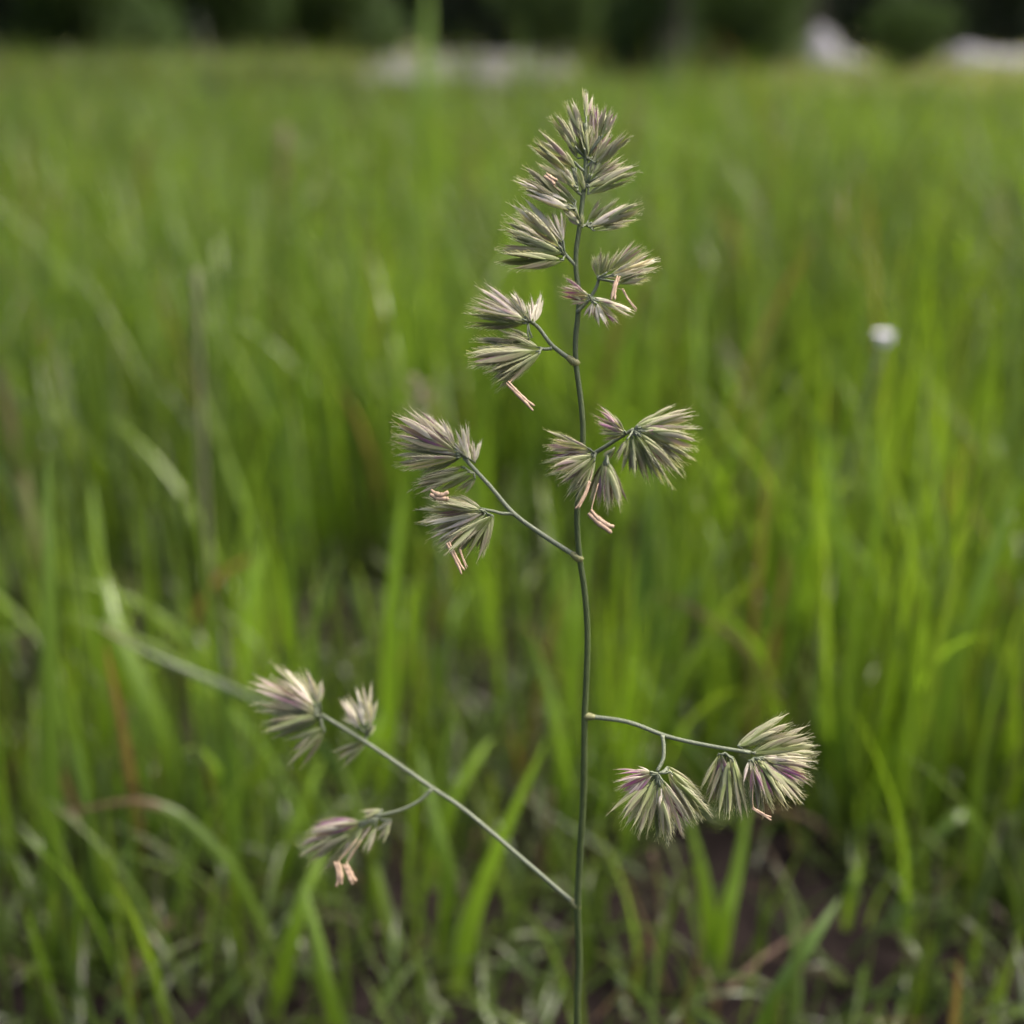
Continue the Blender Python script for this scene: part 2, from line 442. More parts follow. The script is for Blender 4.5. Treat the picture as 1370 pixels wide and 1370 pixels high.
tag(link('turf', np_mesh('turf', V, F, True, {'tint': T}), None, M_GRASS), 'cropped pale turf beyond the tall meadow', 'grass', kind='stuff')

# ------------------------------------------------------------------ single blades that can be told apart
def hero(pts, wpx, hue, bri, dry, label, dy=(0, 0), fold=.22, face=0.0, name='grass_blade', cat='grass blade', group='single blades that stand out', mat=None, root=True, tipw=.55, y0=None, brown=2):
    """pts: pixels from foot to tip; the foot stands on the soil, the rest leans by dy metres"""
    g = ground(*pts[0]) if y0 is None else at_y(pts[0][0], pts[0][1], y0)
    m = len(pts) - 1
    W = [g]; hue = min(1, hue * 1.15); bri = min(1, bri * 1.4)
    for i, p in enumerate(pts[1:], 1):
        s = i / m
        W.append(at_y(p[0], p[1], g.y + dy[0] * s + dy[1] * s * s))
    C = spline(W, 6); n = len(C)
    wid = wpx * depth_of(W[m // 2]) / FPX
    V, T = [], []
    for i, c in enumerate(C):
        t = i / (n - 1)
        tan = (C[min(i + 1, n - 1)] - C[max(i - 1, 0)]).normalized()
        view = (c - C0).normalized()
        ang = face + .35 * math.sin(t * 2.6 + g.x * 40)
        w = tan.cross(view).normalized(); nn = tan.cross(w).normalized()
        w2 = w * math.cos(ang) + nn * math.sin(ang); nn = tan.cross(w2).normalized()
        hw = wid / 2 * max(.03, min(.6 + t * 1.4, 1) * (1 - t) ** tipw)
        V += [c - w2 * hw, c + nn * hw * 2 * fold, c + w2 * hw]
        T += [(hue, bri, dry if t < brown else min(1, dry + (t - brown) * 9), t)] * 3
    F = []
    for i in range(n - 1):
        b = i * 3; F += [(b, b + 1, b + 4, b + 3), (b + 1, b + 2, b + 5, b + 4)]
    o = link(name, np_mesh(name, [tuple(v) for v in V], F, True, {'tint': T}), None, mat or M_GRASS)
    return tag(o, label, cat, group)
H = hero
H([(514, 1085), (520, 950), (526, 800), (540, 640)], 34, .85, .8, .0, 'broad bright green blade rising straight behind the middle left flower clusters', (.0, .02))
H([(578, 1190), (600, 1085), (632, 1025), (660, 985)], 22, .9, .6, .0, 'short bright blade tip just right of the lower left branch fork', (.01, .01))
H([(612, 1330), (632, 1225), (672, 1120), (734, 984)], 34, .9, .7, .0, 'bright yellow green blade slanting up to the right across the lower left branch', (.0, .02), face=.3)
H([(590, 1300), (600, 1180), (580, 1090), (560, 1000)], 26, .55, .4, .0, 'dull green blade leaning left below the lower left branch', (.0, .02))
H([(757, 1120), (752, 1020), (738, 940), (712, 850)], 27, .75, .55, .0, 'green blade with narrow tip leaning left just left of the main stem', (.0, .02))
H([(957, 1300), (950, 1230), (938, 1160), (918, 1085)], 27, .85, .65, .05, 'left arm of the two blades forking below the right clusters', (.0, .02))
H([(960, 1300), (970, 1230), (985, 1170), (1003, 1075)], 30, .95, .7, .0, 'right arm of the two blades forking below the right clusters', (.0, .02))
H([(975, 1080), (925, 1010), (885, 950), (842, 880)], 36, .7, .5, .0, 'wide green blade leaning left behind the lower right branch', (.02, .03))
H([(1165, 1010), (1150, 900), (1122, 720), (1098, 555)], 34, .8, .6, .0, 'tall green blade leaning left, right of the middle clusters', (.0, .03))
H([(1200, 960), (1178, 840), (1172, 720), (1180, 590)], 28, .85, .65, .0, 'tall slim green blade below the white flower', (.0, .03))
H([(1010, 960), (1035, 800), (1080, 728), (1145, 700)], 26, .45, .8, .0, 'bent blade with grey sheen arching right across the middle right', (.02, -.02), face=1.0)
H([(985, 1000), (1015, 880), (1060, 815), (1115, 788)], 20, .45, .7, .0, 'smaller bent blade with grey sheen arching under the larger bent blade', (.02, -.02), face=1.0)
H([(1250, 1120), (1262, 960), (1310, 800), (1362, 640)], 40, .7, .65, .0, 'broad green blade leaning right near the right edge of the frame', (.0, .03), face=.3)
H([(1160, 1120), (1195, 1010), (1260, 880), (1345, 780)], 34, .75, .55, .0, 'broad blade slanting up right below the right edge blades', (.0, .02), face=.5)
H([(1215, 1270), (1213, 1215), (1212, 1170), (1210, 1090)], 22, .85, .6, .0, 'upright short bright blade standing alone at lower right', (.0, .01))
H([(1130, 1250), (1140, 1190), (1148, 1165), (1155, 1125)], 16, .9, .6, .2, 'small yellowish blade beside the bare soil at lower right', (.0, .01))
H([(338, 1010), (332, 900), (335, 810), (348, 725)], 38, .9, .75, .0, 'broad bright blade standing above the lower left clusters', (.0, .02))
H([(75, 1290), (68, 1050), (66, 820), (64, 600)], 34, .5, .35, .0, 'long dark upright blade near the left edge', (.0, .03))
H([(140, 1010), (136, 900), (131, 760), (122, 640)], 28, .75, .5, .0, 'upright blade beside the long dark blade at left', (.0, .03))
H([(240, 1120), (215, 980), (160, 850), (140, 770)], 34, .65, .4, .0, 'wide leaning blade left of the grey dry tipped blade', (.0, .03))
H([(500, 1190), (470, 1060), (400, 970), (325, 930), (215, 882), (130, 838)], 17, .1, .12, .0, 'grey green blade with dry tip bending left behind the lower left clusters', (-.02, .0), face=.35, brown=.85)
H([(390, 1330), (322, 1180), (262, 1110), (222, 1083), (170, 1072), (70, 1092)], 19, .55, .22, .0, 'folded blade at lower left, green below and withered brown beyond its bend', (.0, .0), face=.4, brown=.56)
H([(365, 1365), (388, 1265), (410, 1190), (438, 1130)], 30, .8, .5, .0, 'green blade rising under the lowest left flower cluster', (.0, .02))
H([(365, 1200), (385, 1130), (408, 1070), (434, 1010)], 26, .85, .55, .0, 'slanting green blade below the purple tipped left cluster', (.0, .02))
H([(455, 1105), (475, 1050), (500, 980), (520, 930)], 26, .9, .65, .0, 'bright blade passing behind the small pale cluster at lower left', (.0, .02))
H([(470, 1420), (440, 1330), (425, 1260), (405, 1180)], 28, .7, .45, .0, 'blade crossing left at the bottom, under the dangling anthers', (.0, .02))
H([(70, 860), (50, 740), (30, 640), (-4, 480)], 28, .5, .5, .75, 'brownish blade leaning left at the left edge', (.0, .05))
H([(340, 640), (390, 588), (450, 572), (535, 580)], 20, .3, .9, .05, 'pale grey sheen blade bent flat left of the purple middle cluster', (-.02, .0), face=1.0)
H([(560, 330), (566, 180), (570, 80), (573, -30)], 34, .7, .5, .0, 'tall green blade rising over the horizon above the meadow', (.0, .05))
H([(430, 930), (415, 860), (440, 790), (455, 740)], 22, .45, .35, .0, 'dark green blade over the brown gap at left', (.0, .02))
H([(500, 920), (492, 860), (478, 810), (462, 770)], 20, .4, .35, .0, 'second dark green blade over the brown gap, leaning left', (.0, .02))
H([(770, 950), (766, 860), (764, 800), (762, 735)], 24, .85, .6, .0, 'yellow green blade standing just left of the stem under the middle fork', (.0, .02))
H([(1000, 1420), (1040, 1330), (1085, 1260), (1125, 1200)], 26, .35, .5, .0, 'dull grey green blade slanting right at the bottom', (.0, .02), face=.4)
H([(1330, 1150), (1290, 1090), (1240, 1130), (1190, 1180)], 24, .4, .55, .0, 'arching dull green blade at lower right', (-.02, .0), face=.5)
H([(1270, 1060), (1290, 980), (1320, 900), (1350, 820)], 30, .8, .55, .0, 'green blade slanting right in the right hand grass', (.0, .02))
H([(1100, 1080), (1105, 1000), (1090, 940), (1070, 880)], 24, .7, .5, .0, 'green blade leaning left above the rightmost flower cluster', (.0, .02))
# dry stems and litter with a place of their own
def stalk(pts, rpx, label, name='dry_stalk', mat=None, dy=(0, 0), y0=None):
    g = ground(*pts[0]) if y0 is None else at_y(*pts[0], y0)
    m = len(pts) - 1
    W = [g] + [at_y(p[0], p[1], g.y + dy[0] * i / m) for i, p in enumerate(pts[1:], 1)]
    r = rpx * depth_of(W[0]) / FPX; C = spline(W, 4)
    o = link(name, MB().tube(C, [r * (1 - .4 * i / len(C)) for i in range(len(C))], 7).mesh(name), None, mat or M_STALK)
    return tag(o, label, 'dry stalk', 'dry stalks')
stalk([(290, 900), (278, 760), (268, 560), (263, 360)], 6.5, 'weathered grey brown stalk standing upright in the left meadow', dy=(.02,))
stalk([(368, 420), (372, 320), (376, 240), (380, 170)], 9, 'orange brown dead stalk in the upper left meadow', mat=M_STRAW, dy=(.02,))
stalk([(885, 1290), (882, 1230), (878, 1180), (872, 1140)], 4, 'thin brown dead stalk standing beside the main stem', mat=M_STRAW)
stalk([(960, 1340), (1010, 1290), (1050, 1262), (1085, 1235)], 4, 'reddish brown stalk lying slantwise on the bare soil', mat=M_STRAW, dy=(.03,))
stalk([(1120, 1130), (1085, 1098), (1050, 1088), (1010, 1100)], 5, 'curved orange brown stalk under the rightmost cluster', mat=M_STRAW, dy=(.01,))
stalk([(720, 1180), (728, 1130), (735, 1090), (738, 1060)], 4, 'pale brown dead stalk left of the main stem', mat=M_STRAW)
stalk([(175, 1300), (195, 1270), (215, 1245), (235, 1225)], 5, 'short brown stalk lying low at the lower left', mat=M_STRAW, dy=(.02,))

# white flower on a thin stalk, out in the meadow
def flower():
    K = .58; y = .62
    c = at_y(1183, 455, y); f = Vector((c.x - .012, y + .015, 0))
    e = empty('white_flower', f); tag(e, 'small white flower head standing out in the right hand meadow', 'flower')
    st = MB().tube(spline([f, f.lerp(c, .5) + Vector((-.006, 0, 0)), c], 5), .0012, 6).mesh('flower_stalk')
    link('flower_stalk', st, e, M_BRANCH)
    hd = MB()
    n = 16
    for k in range(n):
        a = k / n * 6.283; d = Vector((math.cos(a), math.sin(a) * .75, .45)).normalized()
        p = Vector((-math.sin(a), math.cos(a), 0)) * .0024; b = len(hd.v)
        q = c + d * .0085 * K; up = Vector((0, 0, .0012))
        hd.v += [c - p * .4, c + d * .004 * K - p, q - p * .7 + up, q + p * .7 + up, c + d * .004 * K + p, c + p * .4]
        hd.f += [(b, b + 1, b + 4, b + 5), (b + 1, b + 2, b + 3, b + 4)]
        if k % 2 == 0:
            pet = link('petal', MB_mesh(hd, 'petal'), e, M_PETAL); hd = MB()
    core = MB(); 
    for j in range(5):
        z = j / 4; r = K * .0070 * math.sin(math.pi * (.12 + .8 * z) )
        for k in range(10):
            a = k / 10 * 6.283; core.v.append(c + Vector((math.cos(a) * r, math.sin(a) * r, K * (-.005 + z * .012))))
    for j in range(4):
        for k in range(10): core.f.append((j * 10 + k, j * 10 + (k + 1) % 10, j * 10 + 10 + (k + 1) % 10, j * 10 + 10 + k))
    core.f.append(tuple(range(40, 50)))
    link('flower_head', core.mesh('flower_head'), e, M_PETAL)
def MB_mesh(mb, name): return mb.mesh(name)
flower()

# ------------------------------------------------------------------ the flowering grass in focus
def pd(py): return .2362 + .033 * max(0, (py - 300) / 1070) ** 1.4      # depth of the main stem at a picture height
STEM = [(783, 165), (784, 200), (783, 235), (780, 262), (776, 300), (771, 335), (771, 365), (775, 395), (773, 425), (770, 455), (771, 490), (777, 535), (780, 580), (777, 635), (772, 690),
        (775, 742), (782, 790), (786, 850), (784, 920), (782, 960), (781, 1050), (777, 1130), (773, 1212), (775, 1290), (773, 1380)]
stem_pts = [at(x, y, pd(y)) for x, y in STEM]
last = stem_pts[-1]
foot = Vector((last.x + .004, last.y - .012, -.003))
PLANT = empty('flowering_grass_plant', foot)
tag(PLANT, 'tall flowering grass stem with purple green tufted clusters, in sharp focus', 'grass plant')
sp = spline(stem_pts + [last.lerp(foot, .4) + Vector((.002, .004, 0)), foot], 5)
rad = []
for p in sp:
    t = min(1, max(0, (.33 - p.z) / .19)); rad.append((2.5 + 2.8 * t ** .7) * .2385 / FPX if p.z > .12 else 5.2 * .25 / FPX)
link('stem', MB().tube(sp, rad, 12).mesh('stem'), PLANT, M_STEM)

def branch(pts, r0, r1, d0, d1, collar=True):
    """pts px from stem outwards, depth d0 -> d1"""
    n = len(pts) - 1
    P = spline([at(x, y, d0 + (d1 - d0) * i / n) for i, (x, y) in enumerate(pts)], 5)
    k = .195 / FPX
    R = [(r0 + (r1 - r0) * i / (len(P) - 1)) * k for i in range(len(P))]
    R[0] *= 1.25
    o = link('branch', MB().tube(P, R, 9).mesh('branch'), PLANT, M_BRANCH)
    if collar:
        a, b = P[0], P[0].lerp(P[3], .75)
        d = (b - a).normalized()
        c = MB().tube([a - d * .0006, a + d * .0002, a + d * .0009, a + d * .0016, a + d * .0022], [r0 * k * 1.1, r0 * k * 1.75, r0 * k * 1.7, r0 * k * 1.3, r0 * k * 1.0], 9).mesh('collar')
        link('collar', c, o, M_NODE)
    return P

# a spikelet: two glumes and several lemmas in two ranks, folded on their keels, unit length along +Z
def spikelet_mesh(kind, seed, broad=False):
    r = random.Random(seed)
    V, F, T, A = [], [], [], []
    nl = r.choice((6, 7, 7, 8))
    for i in range(nl):
        s = 1 if i % 2 else -1
        z0 = .02 + .052 * i * r.uniform(.7, 1.2)
        ln = r.uniform(.58, .72) if i < 2 else r.uniform(.60, .86)
        ln = min(ln, r.uniform(.92, 1.03) - z0)
        div = s * r.uniform(.02, .22) * (1 if i > 1 else .9)
        wid = r.uniform(.066, .098); thick = r.uniform(.012, .024)
        if broad: wid *= 1.45; div *= .55; thick *= 1.25; z0 *= 1.25; ln = min(ln * 1.04, 1.0 - z0)
        pur = {'g': r.choice((0, 0, .1, .3)), 'o': r.choice((.1, .35, .75)), 'p': r.choice((.5, .9, 1.0, 1.0)), 'w': r.choice((.0, .3, .8))}[kind]
        whi = {'g': r.uniform(0, .12), 'o': r.uniform(0, .2), 'p': r.choice((0, .1, .5)), 'w': r.uniform(.5, 1.0)}[kind]
        if kind == 'o': pur *= .8
        rnd = r.random(); hook = r.uniform(-.05, .12)
        ST = 8; b = len(V); yo = r.uniform(-.045, .045)
        for k in range(ST + 1):
            t = k / ST
            body = min(1, t / .86)
            prof = 1.50 * (body + .02) ** .55 * max(0, 1 - body) ** .72
            prof = max(prof, .10 * (1 - t) + .03)
            z = z0 + ln * t * math.cos(div * .5)
            x = s * .012 + ln * t * math.sin(div) + s * .035 * math.sin(math.pi * t) + s * hook * t ** 3 * .4
            kx = x + s * wid * .45 * prof
            ex = x - s * wid * .62 * prof
            V += [(ex, yo - thick * prof, z - .004), ((kx * .62 + ex * .38), yo - thick * prof * 1.05, z), (kx, yo, z), ((kx * .62 + ex * .38), yo + thick * prof * 1.05, z), (ex, yo + thick * prof, z - .004)]
            T += [(pur, whi, rnd, t)] * 5
            A += [(0, 0, 0, 1), (.05, .4, 0, 1), (1, .8, 0, 1), (.05, .4, 0, 1), (0, 0, 0, 1)]
        for k in range(ST):
            for j in range(4):
                q = b + k * 5 + j; F.append((q, q + 1, q + 6, q + 5))
        # stiff hairs along the keel near the tip
        for h in range(5):
            t = .42 + .12 * h; k = int(t * ST); p = V[b + k * 5 + 2]; q = len(V)
            hl = r.uniform(.05, .12)
            V += [(p[0], p[1] - .004, p[2]), (p[0], p[1] + .004, p[2]), (p[0] + s * hl * .55, p[1], p[2] + hl), (p[0] + s * hl * .52, p[1] + .002, p[2] + hl)]
            T += [(0, .35, .2, .95)] * 4; A += [(.8, .5, 0, 1)] * 4
            F.append((q, q + 1, q + 3, q + 2))
    me = np_mesh('spikelet', V, F, True, {'tint': T, 'across': A})
    me.materials.append(M_SCALE)
    return me
SPKB = {k: [spikelet_mesh(k, hash_ * 31 + j, True) for j in range(5)] for hash_, k in enumerate('gopw', 1)}
SPK = {k: [spikelet_mesh(k, hash_ * 17 + j) for j in range(5)] for hash_, k in enumerate('gopw', 1)}

prnd = random.Random(5)
def cluster(off, hub, depth, items, anthers=(), tilt=0.0, label=None, extra=.55, thick=22, broad=0.3):
    """off=(ox,oy,scale) of the measuring frame; hub = centre; items = (bx,by,tx,ty,kind)"""
    ox, oy, s = off
    X = lambda x, y: (ox + x / s, oy + y / s)
    hx, hy = X(*hub)
    hub3 = at(hx, hy, depth)
    pxm = depth / FPX
    mb = MB(); todo = []
    for it in items:
        bx, by = X(it[0], it[1]); tx, ty = X(it[2], it[3]); kind = it[4]
        L = math.hypot(tx - bx, ty - by)
        dz = prnd.uniform(-thick, thick) * .5
        todo.append((bx, by, tx, ty, kind, dz, dz + prnd.uniform(-.32, .32) * L))
        for _x in range(int(extra + .35 + prnd.random())):          # one more on the far side of the tuft
            a = prnd.uniform(-.22, .22); dx, dyy = tx - bx, ty - by; q = prnd.uniform(.72, .92)
            todo.append((bx, by, bx + (dx * math.cos(a) - dyy * math.sin(a)) * q, by + (dx * math.sin(a) + dyy * math.cos(a)) * q,
                         kind if prnd.random() < .6 else 'o', thick * prnd.uniform(.3, .9), thick * prnd.uniform(.3, 1.0) + prnd.uniform(.1, .45) * L))
    objs = []
    for bx, by, tx, ty, kind, d0, d1 in todo:
        B = at(bx, by, depth + d0 * pxm + tilt * (bx - hx) * pxm); Tp = at(tx, ty, depth + d1 * pxm + tilt * (tx - hx) * pxm)
        ax = (Tp - B); L = ax.length; ax.normalize()
        view = (B - C0).normalized()
        roll = prnd.gauss(0, .5)
        y = (view - ax * view.dot(ax)).normalized(); x = y.cross(ax)
        x2 = x * math.cos(roll) + y * math.sin(roll); y2 = ax.cross(x2)
        wsc = L * prnd.uniform(.95, 1.25) * min(1.25, max(.85, 48 * pxm / L))
        M = Matrix(((x2.x * wsc, y2.x * wsc, ax.x * L, B.x), (x2.y * wsc, y2.y * wsc, ax.y * L, B.y), (x2.z * wsc, y2.z * wsc, ax.z * L, B.z), (0, 0, 0, 1)))
        objs.append((M, kind))
        if (B - hub3).length > .0004:
            mid = hub3.lerp(B, .55) + ax * .0002
            mb.tube([hub3, mid, B, B + ax * L * .06], [1.5 * pxm, 1.2 * pxm, 1.3 * pxm, 1.0 * pxm], 6)
    if not mb.v: mb.tube([hub3 - UP * .0004, hub3 + UP * .0004], 1.6 * pxm, 6)
    c = link('flower_cluster', mb.mesh('flower_cluster'), PLANT, M_BRANCH)
    if label: c['label'] = label
    for M, kind in objs:
        o = link('spikelet', prnd.choice((SPKB if prnd.random() < broad else SPK)[kind]), c); o.matrix_local = M
    for ax0, ay0, ax1, ay1, w in anthers:
        a = at(*X(ax0, ay0), depth - 16 * pxm); b = at(*X(ax1, ay1), depth - 22 * pxm)
        d = b - a; side = d.cross(FW).normalized(); r = w * pxm
        m = MB(); bow = side * r * prnd.uniform(-.9, .9)
        for sg in (-1, 1):                  # two pollen sacs side by side, shrivelled and split at the ends
            o_ = side * r * .36 * sg; P_, R_ = [], []
            for q in range(9):
                t = q / 8; flare = 1 + 2.2 * max(0, t - .72) * prnd.uniform(.8, 2.2) + 1.2 * max(0, .25 - t)
                P_.append(a + d * (t * (1 - .06 * (sg > 0))) + o_ * flare + bow * math.sin(math.pi * t) + FW * r * prnd.uniform(-.15, .15))
                R_.append(r * (.62 * math.sin(math.pi * (.1 + .82 * t)) ** .45) * prnd.uniform(.72, 1.12))
            m.tube(spline(P_, 2), [R_[min(8, i_ // 2)] for i_ in range(17)], 7)
        hang = at(*X((ax0 + hub[0]) / 2, (ay0 + hub[1]) / 2), depth - 6 * pxm)
        m.tube(spline([hang, hang.lerp(a, .6) + UP * -.0003, a + d * .06], 3), r * .10 + .00003, 5)      # the thread it hangs by
        link('anther', m.mesh('anther'), c, M_ANTHER)
    return c

# --- branches
branch([(771, 486), (748, 470), (735, 458), (719, 437), (705, 428)], 4.2, 2.8, pd(486), pd(486) - .001)
branch([(738, 466), (730, 467), (722, 466)], 3.0, 2.4, pd(486) - .0005, pd(486) - .001, False)
branch([(776, 748), (722, 713), (686, 686), (655, 650), (620, 612)], 4.4, 3.4, pd(748), pd(748) - .001)
branch([(686, 687), (672, 687), (660, 684), (645, 681)], 3.2, 2.4, pd(748) - .0005, pd(748) - .002, False)
branch([(779, 622), (790, 610), (806, 600), (828, 586), (848, 574)], 4.0, 3.0, pd(620) - .001, pd(620) - .006)
branch([(783, 958), (840, 966), (892, 985), (945, 997), (1004, 1007)], 4.0, 3.2, pd(958), .240)
branch([(886, 984), (888, 1000), (887, 1016), (879, 1032)], 3.6, 3.0, .2425, .2405, False)
branch([(773, 1213), (700, 1150), (622, 1084), (575, 1052), (500, 1000), (430, 956)], 4.2, 3.6, pd(1213), .277)
branch([(578, 1056), (560, 1072), (535, 1084), (500, 1092)], 3.2, 2.6, .2705, .270, False)
branch([(771, 356), (764, 349), (757, 341), (752, 333)], 3.2, 2.6, pd(350), pd(350) - .0005, False)
branch([(772, 418), (785, 404), (796, 388), (802, 372)], 3.4, 2.6, pd(400), pd(400) - .001, False)
branch([(790, 398), (800, 401), (812, 404)], 2.8, 2.2, pd(400) - .001, pd(400) - .003, False)
for a, b in (((783, 230), (768, 216)), ((782, 225), (800, 208)), ((780, 262), (765, 250)), ((776, 300), (764, 290)), ((776, 302), (792, 298))):
    branch([a, ((a[0] + b[0]) / 2, (a[1] + b[1]) / 2 + 1), b], 2.6, 2.0, .2362, .2355, False)

# --- tufts of spikelets
ZA = (680, 110, 6.85)
cluster(ZA, (715, 700), .2362, [(715, 330, 700, 55, 'o'), (690, 560, 550, 160, 'o'), (640, 640, 400, 290, 'o'), (620, 600, 510, 340, 'g'), (640, 700, 530, 450, 'g'), (690, 680, 590, 420, 'g'),
    (775, 470, 775, 190, 'o'), (800, 500, 840, 180, 'p'), (830, 510, 920, 210, 'o'), (860, 500, 985, 270, 'o'), (725, 700, 740, 440, 'g'), (740, 700, 800, 390, 'g'), (760, 700, 920, 390, 'o'),
    (780, 740, 900, 520, 'g'), (790, 740, 980, 490, 'o'), (820, 760, 1110, 460, 'o'), (715, 560, 712, 300, 'g'), (700, 620, 660, 330, 'g')], label='dense tuft at the very top of the stem', broad=.9, extra=.2)
cluster(ZA, (720, 930), .2358, [(740, 850, 870, 640, 'g'), (760, 860, 940, 660, 'g'), (800, 880, 1075, 680, 'o'), (720, 960, 1200, 780, 'o'), (730, 1030, 1150, 850, 'g'), (700, 1000, 640, 800, 'g'), (740, 960, 860, 900, 'g'), (760, 900, 1010, 740, 'g')], broad=.9, extra=.2)
cluster(ZA, (640, 960), .2352, [(600, 780, 250, 470, 'o'), (590, 800, 340, 540, 'g'), (560, 820, 210, 550, 'o'), (620, 900, 430, 740, 'g'), (620, 960, 270, 690, 'w'), (640, 1000, 480, 780, 'g'), (620, 790, 500, 630, 'g')], broad=.9, extra=.2)
cluster(ZA, (620, 1160), .2352, [(620, 1090, 290, 830, 'o'), (600, 1110, 100, 800, 'g'), (580, 1130, 60, 880, 'w'), (560, 1160, 150, 990, 'w'), (600, 1180, 200, 830, 'g'), (620, 1240, 490, 1140, 'o'), (650, 1310, 520, 1180, 'o'), (660, 1290, 600, 1160, 'g')],
    anthers=[(340, 850, 440, 920, 5)], broad=.85, extra=.2)
cluster(ZA, (710, 1310), .2358, [(730, 1270, 890, 1090, 'g'), (760, 1300, 1040, 1090, 'g'), (760, 1320, 1240, 1120, 'o'), (760, 1340, 1200, 1210, 'o'), (780, 1360, 1100, 1290, 'g'), (740, 1330, 1120, 1130, 'w'), (680, 1330, 680, 1200, 'g')], broad=.7, extra=.2)
ZC = (650, 260, 5.48)
cluster(ZC, (580, 450), .2356, [(550, 370, 140, 70, 'w'), (555, 360, 230, 40, 'w'), (565, 350, 450, 110, 'w'), (570, 350, 520, 120, 'w'), (540, 400, 120, 220, 'o'), (540, 400, 210, 230, 'w'),
    (560, 430, 70, 300, 'g'), (560, 440, 120, 330, 'g'), (570, 475, 60, 455, 'g'), (570, 480, 130, 485, 'g'), (545, 380, 300, 160, 'w'), (550, 390, 240, 110, 'o')], extra=.35, label='pale silvery cluster below the top')
cluster(ZC, (820, 620), .2352, [(820, 600, 820, 430, 'g'), (830, 600, 880, 400, 'g'), (850, 600, 940, 420, 'g'), (880, 580, 1000, 400, 'g'), (900, 560, 1160, 370, 'o'), (920, 590, 1250, 430, 'w'), (930, 600, 1290, 500, 'w'),
    (950, 640, 1220, 600, 'g'), (970, 660, 1210, 570, 'o')], anthers=[(975, 600, 930, 780, 3.4), (1000, 690, 1110, 855, 1.6)])
cluster(ZC, (770, 765), .2335, [(760, 740, 530, 650, 'p'), (750, 760, 545, 710, 'p'), (740, 785, 610, 770, 'o'), (800, 760, 1090, 880, 'w'), (820, 780, 1000, 885, 'o'), (780, 790, 740, 925, 'w'), (790, 800, 785, 930, 'p'),
    (810, 800, 860, 970, 'w'), (830, 810, 950, 990, 'p'), (770, 770, 640, 690, 'o')], extra=.3)
ZF = (610, 370, 6.85)
cluster(ZF, (660, 420), .2355, [(640, 400, 70, 140, 'w'), (630, 370, 160, 100, 'w'), (640, 400, 100, 215, 'o'), (640, 410, 250, 270, 'g'), (640, 420, 40, 385, 'g'), (640, 430, 170, 420, 'g'), (640, 380, 450, 110, 'w'), (650, 350, 500, 130, 'w'),
    (680, 410, 640, 290, 'w'), (690, 410, 700, 210, 'w'), (720, 430, 745, 100, 'w'), (700, 560, 460, 520, 'o'), (670, 580, 380, 540, 'g')], extra=.25, label='silvery cluster with spread white scales')
cluster(ZF, (785, 660), .2358, [(780, 650, 100, 640, 'g'), (780, 660, 150, 610, 'g'), (780, 670, 100, 760, 'o'), (770, 680, 110, 795, 'g'), (770, 690, 205, 840, 'o'), (770, 690, 250, 885, 'g'), (770, 690, 265, 935, 'g'), (770, 700, 300, 1000, 'g'),
    (770, 700, 340, 990, 'g'), (770, 655, 380, 545, 'g'), (770, 700, 420, 960, 'g'), (770, 670, 180, 700, 'o')], anthers=[(470, 970, 720, 1215, 3.8)], extra=.4)
ZH = (515, 535, 5.71)
cluster(ZH, (590, 430), pd(748) - .001, [(560, 400, 50, 130, 'p'), (540, 370, 130, 90, 'w'), (550, 380, 190, 100, 'p'), (560, 420, 40, 285, 'o'), (560, 410, 80, 240, 'o'), (540, 340, 380, 140, 'w'), (530, 360, 420, 170, 'w'),
    (580, 430, 65, 455, 'o'), (570, 430, 150, 385, 'g'), (570, 440, 180, 500, 'g'), (560, 420, 250, 330, 'p'), (570, 440, 90, 480, 'o'), (630, 430, 600, 150, 'w'), (640, 450, 560, 200, 'w'), (690, 480, 700, 280, 'w'), (660, 460, 545, 290, 'w')], extra=.4, label='purple streaked cluster at the end of the middle left branch')
cluster(ZH, (680, 560), pd(748) + .001, [(620, 520, 150, 665, 'g'), (640, 550, 220, 690, 'g'), (670, 570, 390, 670, 'g'), (690, 580, 540, 710, 'g'), (690, 600, 590, 710, 'g'), (600, 510, 250, 620, 'o')], extra=.2, broad=.9)
cluster(ZH, (760, 850), pd(748) - .003, [(750, 840, 270, 790, 'g'), (750, 850, 380, 770, 'o'), (750, 850, 215, 890, 'w'), (750, 850, 290, 960, 'g'), (750, 860, 270, 1025, 'w'), (760, 860, 330, 1080, 'g'), (770, 870, 400, 1120, 'g'), (800, 870, 430, 1180, 'g'),
    (820, 880, 480, 1100, 'g'), (820, 880, 640, 1260, 'g'), (830, 890, 690, 1180, 'g'), (740, 830, 500, 740, 'g'), (740, 840, 340, 830, 'o'), (800, 880, 560, 1170, 'g')], anthers=[(350, 705, 490, 730, 6.5), (480, 1090, 600, 1325, 3.8), (570, 1130, 630, 1290, 1.6)], extra=.3)
ZK = (715, 535, 5.957)
cluster(ZK, (490, 425), .2335, [(440, 390, 50, 300, 'o'), (440, 390, 130, 280, 'o'), (450, 400, 80, 350, 'p'), (450, 410, 70, 430, 'p'), (480, 440, 40, 550, 'g'), (480, 440, 130, 560, 'o'), (480, 450, 130, 640, 'o'), (480, 450, 210, 690, 'g'),
    (480, 470, 260, 830, 'g'), (480, 480, 300, 790, 'o'), (480, 480, 350, 740, 'g'), (440, 450, 230, 480, 'g')], anthers=[(440, 650, 335, 875, 2.6)], extra=.4)
cluster(ZK, (580, 440), .2325, [(560, 500, 460, 870, 'g'), (560, 500, 540, 880, 'p'), (580, 500, 640, 930, 'o'), (590, 500, 680, 820, 'g'), (570, 500, 600, 870, 'p'), (550, 500, 490, 800, 'g'), (640, 380, 540, 480, 'g')], anthers=[(440, 890, 630, 1040, 6.0)], extra=.5)
